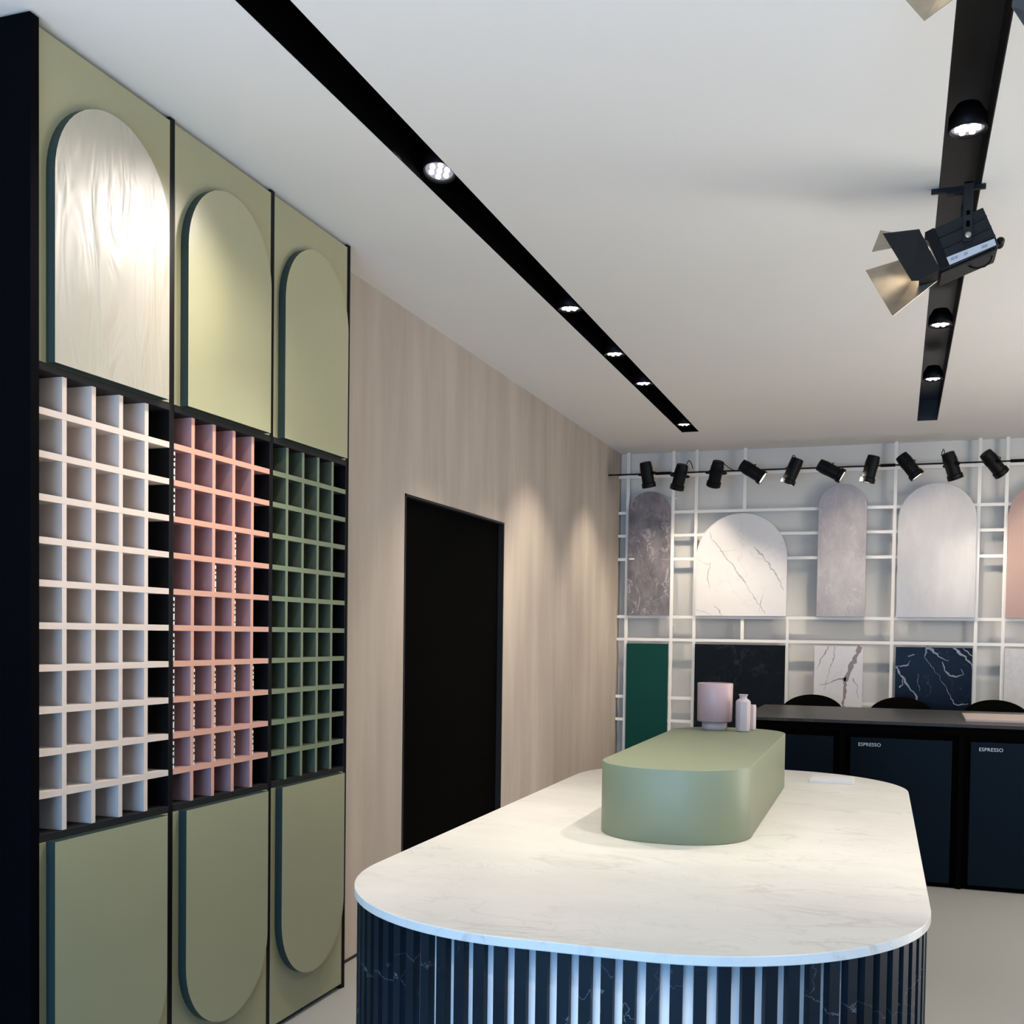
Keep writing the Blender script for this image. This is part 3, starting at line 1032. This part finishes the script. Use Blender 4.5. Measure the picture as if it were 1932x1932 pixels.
for (x, z, lean, fwd, glow, lab) in spots:
    x *= SC
    z = 1.5 + (z - 1.5) * SC
    d_ = Vector((lean, fwd, -1)).normalized()
    if proto_t is None:
        t = thing('track_spotlight', '', 'spotlight', (0, 0, 0), 'black spotlights on the pipe')
        # modelled pointing down -Z about the yoke pivot at the origin
        m = MB()
        m.lathe([(0.030, 0.098), (0.046, 0.094), (0.050, 0.060), (0.050, -0.072), (0.058, -0.078), (0.058, -0.112), (0.050, -0.112), (0.047, -0.098)], None, 24, False)
        for k in range(4):
            m.lathe([(0.0535, 0.05 - k * 0.012), (0.0535, 0.045 - k * 0.012)], None, 24, False)
        m.build('body', 'lampbody', t)
        m = MB()
        for sx in (-1, 1):
            m.box(sx * 0.060 - 0.003, sx * 0.060 + 0.003, -0.012, 0.012, -0.012, 0.012)
        m.tube([(0.060 * math.cos(math.pi * k / 12), 0.060 * math.sin(math.pi * k / 12), 0) for k in range(13)], 0.004, 6)
        yk = m.build('yoke', 'lampbody', t)
        for sx in (-1, 1):
            MB().lathe([(0.012, 0.0), (0.012, 0.018), (0.006, 0.030)], Matrix.Rotation(sx * math.pi / 2, 4, 'Y') @ Matrix.Translation((0, 0, 0.062)), 10, False).build('knob', 'lampbody', yk)
        MB().lathe([(0.046, -0.104), (0.046, -0.108)], None, 24, False).build('lens', 'stagelens', t)
        proto_t = t
    else:
        t = copy_tree(proto_t)
        for ch in list(t.children):
            if ch.type == 'LIGHT':
                bpy.data.objects.remove(ch)
    t['label'] = 'black can spotlight on the pipe, ' + lab
    t.location = (x, TY, z)
    t.rotation_euler = (-d_).to_track_quat('Z', 'Y').to_euler()
    place.append((t, x, z, d_))
for t, pw in zip([q[0] for q in place], (0.45, 0.22, 0.45, 1.15, 1.35, 0.9, 0.9, 0.55, 0.45, 0.3)):
    l = bpy.data.lights.new('spot_beam', 'SPOT')
    l.energy = P_TRACK * pw
    l.color = WARM
    l.spot_size = math.radians(92)
    l.spot_blend = 0.85
    l.shadow_soft_size = 0.03
    lo_ = bpy.data.objects.new('spot_beam', l)
    COL.objects.link(lo_)
    lo_.parent = t
    lo_.location = (0, 0, -0.118)

for (xa, xb, sag) in ((-1.40, -1.17, -0.05), (-0.86, -0.80, 0.06), (0.30, 0.33, 0.06), (-1.72, -1.66, 0.05)):
    pts = []
    for k in range(13):
        f = k / 12
        pts.append(((xa + (xb - xa) * f) * SC, PY - 0.02 + 0.012 * math.sin(f * 9), PZ + 0.06 - 0.03 * f + sag * math.sin(math.pi * f)))
    c = MB().tube(pts, 0.0035, 6).build('cable', 'lampbody')
    tag(c, {-1.40: 'thin black cable sagging between the third and fourth pipe spotlights', -0.86: 'short black cable loop above the fifth pipe spotlight',
            0.30: 'black cable loop beside the ninth pipe spotlight', -1.72: 'short thin cable end beside the second pipe spotlight'}[xa], 'cable')


# ------------------------------------------------------------------ stage light with barn doors
def stage_light(label):
    t = thing('stage_light', label, 'stage light', (0.17, 4.22, H - 0.01), 'stage lights with barn doors')
    MB().box(0.080, 0.260, 4.212, 4.228, H - 0.016, H - 0.001).build('cross_bar', 'lampgrey', t)
    body = MB()
    o_ = [(0.090, 2.938), (0.247, 2.993), (0.301, 2.862), (0.142, 2.800)]
    body.prism(o_, 4.135, 4.305, 'Y')
    for f in (0.22, 0.50, 0.74):
        a = Vector(o_[0]).lerp(Vector(o_[3]), f)
        b_ = Vector(o_[1]).lerp(Vector(o_[2]), f)
        dn = (Vector(o_[3]) - Vector(o_[0])).normalized() * 0.007
        body.prism([tuple(a), tuple(b_), tuple(b_ + dn), tuple(a + dn)], 4.128, 4.312, 'Y')
    bo = body.build('body', 'lampgrey', t, 0.002)
    MB().prism([(0.133, 2.831), (0.285, 2.880), (0.292, 2.858), (0.141, 2.803)], 4.1262, 4.1272, 'Y').build('tape_label', 'tape', bo)
    for f, w_ in ((0.05, .012), (0.14, .010), (0.34, .012), (0.72, .02)):
        a = Vector((0.140, 2.8205)).lerp(Vector((0.2865, 2.867)), f)
        b_ = Vector((0.140, 2.8205)).lerp(Vector((0.2865, 2.867)), f + w_ / 0.155)
        sm = MB().prism([(a.x, a.y - 0.005), (b_.x, b_.y - 0.005), (b_.x, b_.y + 0.005), (a.x, a.y + 0.005)], 4.1257, 4.1262, 'Y').build('faded_print', 'smudge', bo)
    # front collar
    MB().prism([(0.060, 2.925), (0.090, 2.938), (0.146, 2.800), (0.114, 2.790)], 4.125, 4.315, 'Y').build('collar', 'lampbody', t, 0.002)
    # lower tray rod and rear knob
    MB().prism([(0.118, 2.783), (0.296, 2.849), (0.298, 2.856), (0.121, 2.790)], 4.15, 4.29, 'Y').build('accessory_slot', 'lampgrey', t)
    MB().lathe([(0.012, -0.03), (0.014, -0.02), (0.014, 0.02), (0.008, 0.03)], Matrix.Translation((0.309, 4.20, 2.888)) @ Matrix.Rotation(math.pi / 2, 4, 'X'), 14, False).build('rear_knob', 'lampbody', t)
    # yoke
    yk = MB()
    yk.box(0.184, 0.214, 4.112, 4.118, 2.876, 3.078)
    yk.box(0.184, 0.214, 4.322, 4.328, 2.876, 3.078)
    yk.box(0.184, 0.214, 4.112, 4.328, 3.072, 3.078)
    yk.tube([(0.17, 4.22, 3.075), (0.17, 4.22, H - 0.014)], 0.012, 10)
    yk.box(0.13, 0.205, 4.205, 4.235, 3.078, 3.088)
    y_ = yk.build('yoke', 'lampgrey', t, 0.001)
    MB().lathe([(0.010, 0), (0.010, 0.012), (0.005, 0.014)], Matrix.Translation((0.200, 4.112, 2.894)) @ Matrix.Rotation(math.pi / 2, 4, 'X'), 12, False).build('tilt_bolt', 'tin', y_)
    MB().box(0.193, 0.205, 4.1108, 4.1118, 2.925, 2.945).box(0.193, 0.205, 4.1108, 4.1118, 2.965, 2.980).build('slot', 'deepblack', y_)
    # barn doors
    bd = [MB().quadplate([(-0.078, 4.075, 2.918), (0.042, 4.10, 2.929), (0.062, 4.118, 2.887), (0.114, 4.122, 2.792), (0.048, 4.085, 2.747), (0.021, 4.078, 2.746)], 0.002).build('barn_door', 'lampgrey', t),
          MB().quadplate([(-0.115, 4.14, 2.880), (-0.092, 4.32, 3.016), (0.063, 4.30, 2.965), (0.071, 4.14, 2.900)], 0.002).build('barn_door', 'tin', t),
          MB().quadplate([(-0.141, 4.33, 2.877), (0.075, 4.33, 2.925), (0.132, 4.26, 2.812), (-0.040, 4.16, 2.653)], 0.002).build('barn_door', 'tin', t),
          MB().quadplate([(0.046, 4.13, 2.780), (0.118, 4.14, 2.795), (0.118, 4.30, 2.795), (0.046, 4.31, 2.770)], 0.002).build('barn_door', 'lampgrey', t)]
    bd[1]['label'] = 'worn bare metal barn door'
    bd[2]['label'] = 'worn bare metal barn door'
    MB().lathe([(0.055, 0.0), (0.055, 0.004)], Matrix.Translation((0.086, 4.22, 2.862)) @ Matrix.Rotation(math.radians(-108), 4, 'Y'), 24, False).build('lens', 'stagelens', t)
    pts = [(0.206, 4.2, 2.821), (0.222, 4.2, 2.811), (0.240, 4.2, 2.807), (0.262, 4.2, 2.812), (0.279, 4.2, 2.826), (0.285, 4.2, 2.842), (0.281, 4.2, 2.858), (0.290, 4.2, 2.872)]
    MB().tube(pts, 0.0035, 8).build('cable', 'lampbody', t)
    return t


st = stage_light('black stage light with four barn doors hanging under the right ceiling channel')
s2 = copy_tree(st)
s2.location = (0.17 + 0.062, 4.22 - 1.953, H - 0.01)
s2['label'] = 'nearer stage light at the top right corner, mostly cut off by the picture edge'
for q in (st, s2):
    o = spot_light('spot_beam', (q.location.x - 0.09, q.location.y, q.location.z - 0.235), (q.location.x - 2.0, q.location.y + 0.3, 2.1), 8.0, WARM, 60, 0.8, q, 0.03)
MB().quadplate([(0.190, 2.30, 2.86), (0.178, 2.30, 2.700), (0.204, 2.30, 2.655), (0.245, 2.33, 2.68), (0.245, 2.33, 2.86)], 0.002).build('barn_door', 'steel', s2)
# short clamps that hold the can spotlights to the pipe
for (t, x, z, d_) in place:
    bpy.context.view_layer.update()
    R_ = t.rotation_euler.to_matrix()
    inv = (Matrix.Translation(t.location) @ R_.to_4x4()).inverted()
    a = Vector((x, TY + 0.055, z + 0.02))
    b_ = Vector((x, PY - 0.0068, PZ + 0.003))
    m = MB()
    m.tube([inv @ a, inv @ b_], 0.007, 8)
    me_o = m.build('clamp', 'lampbody')
    me_o.parent = t
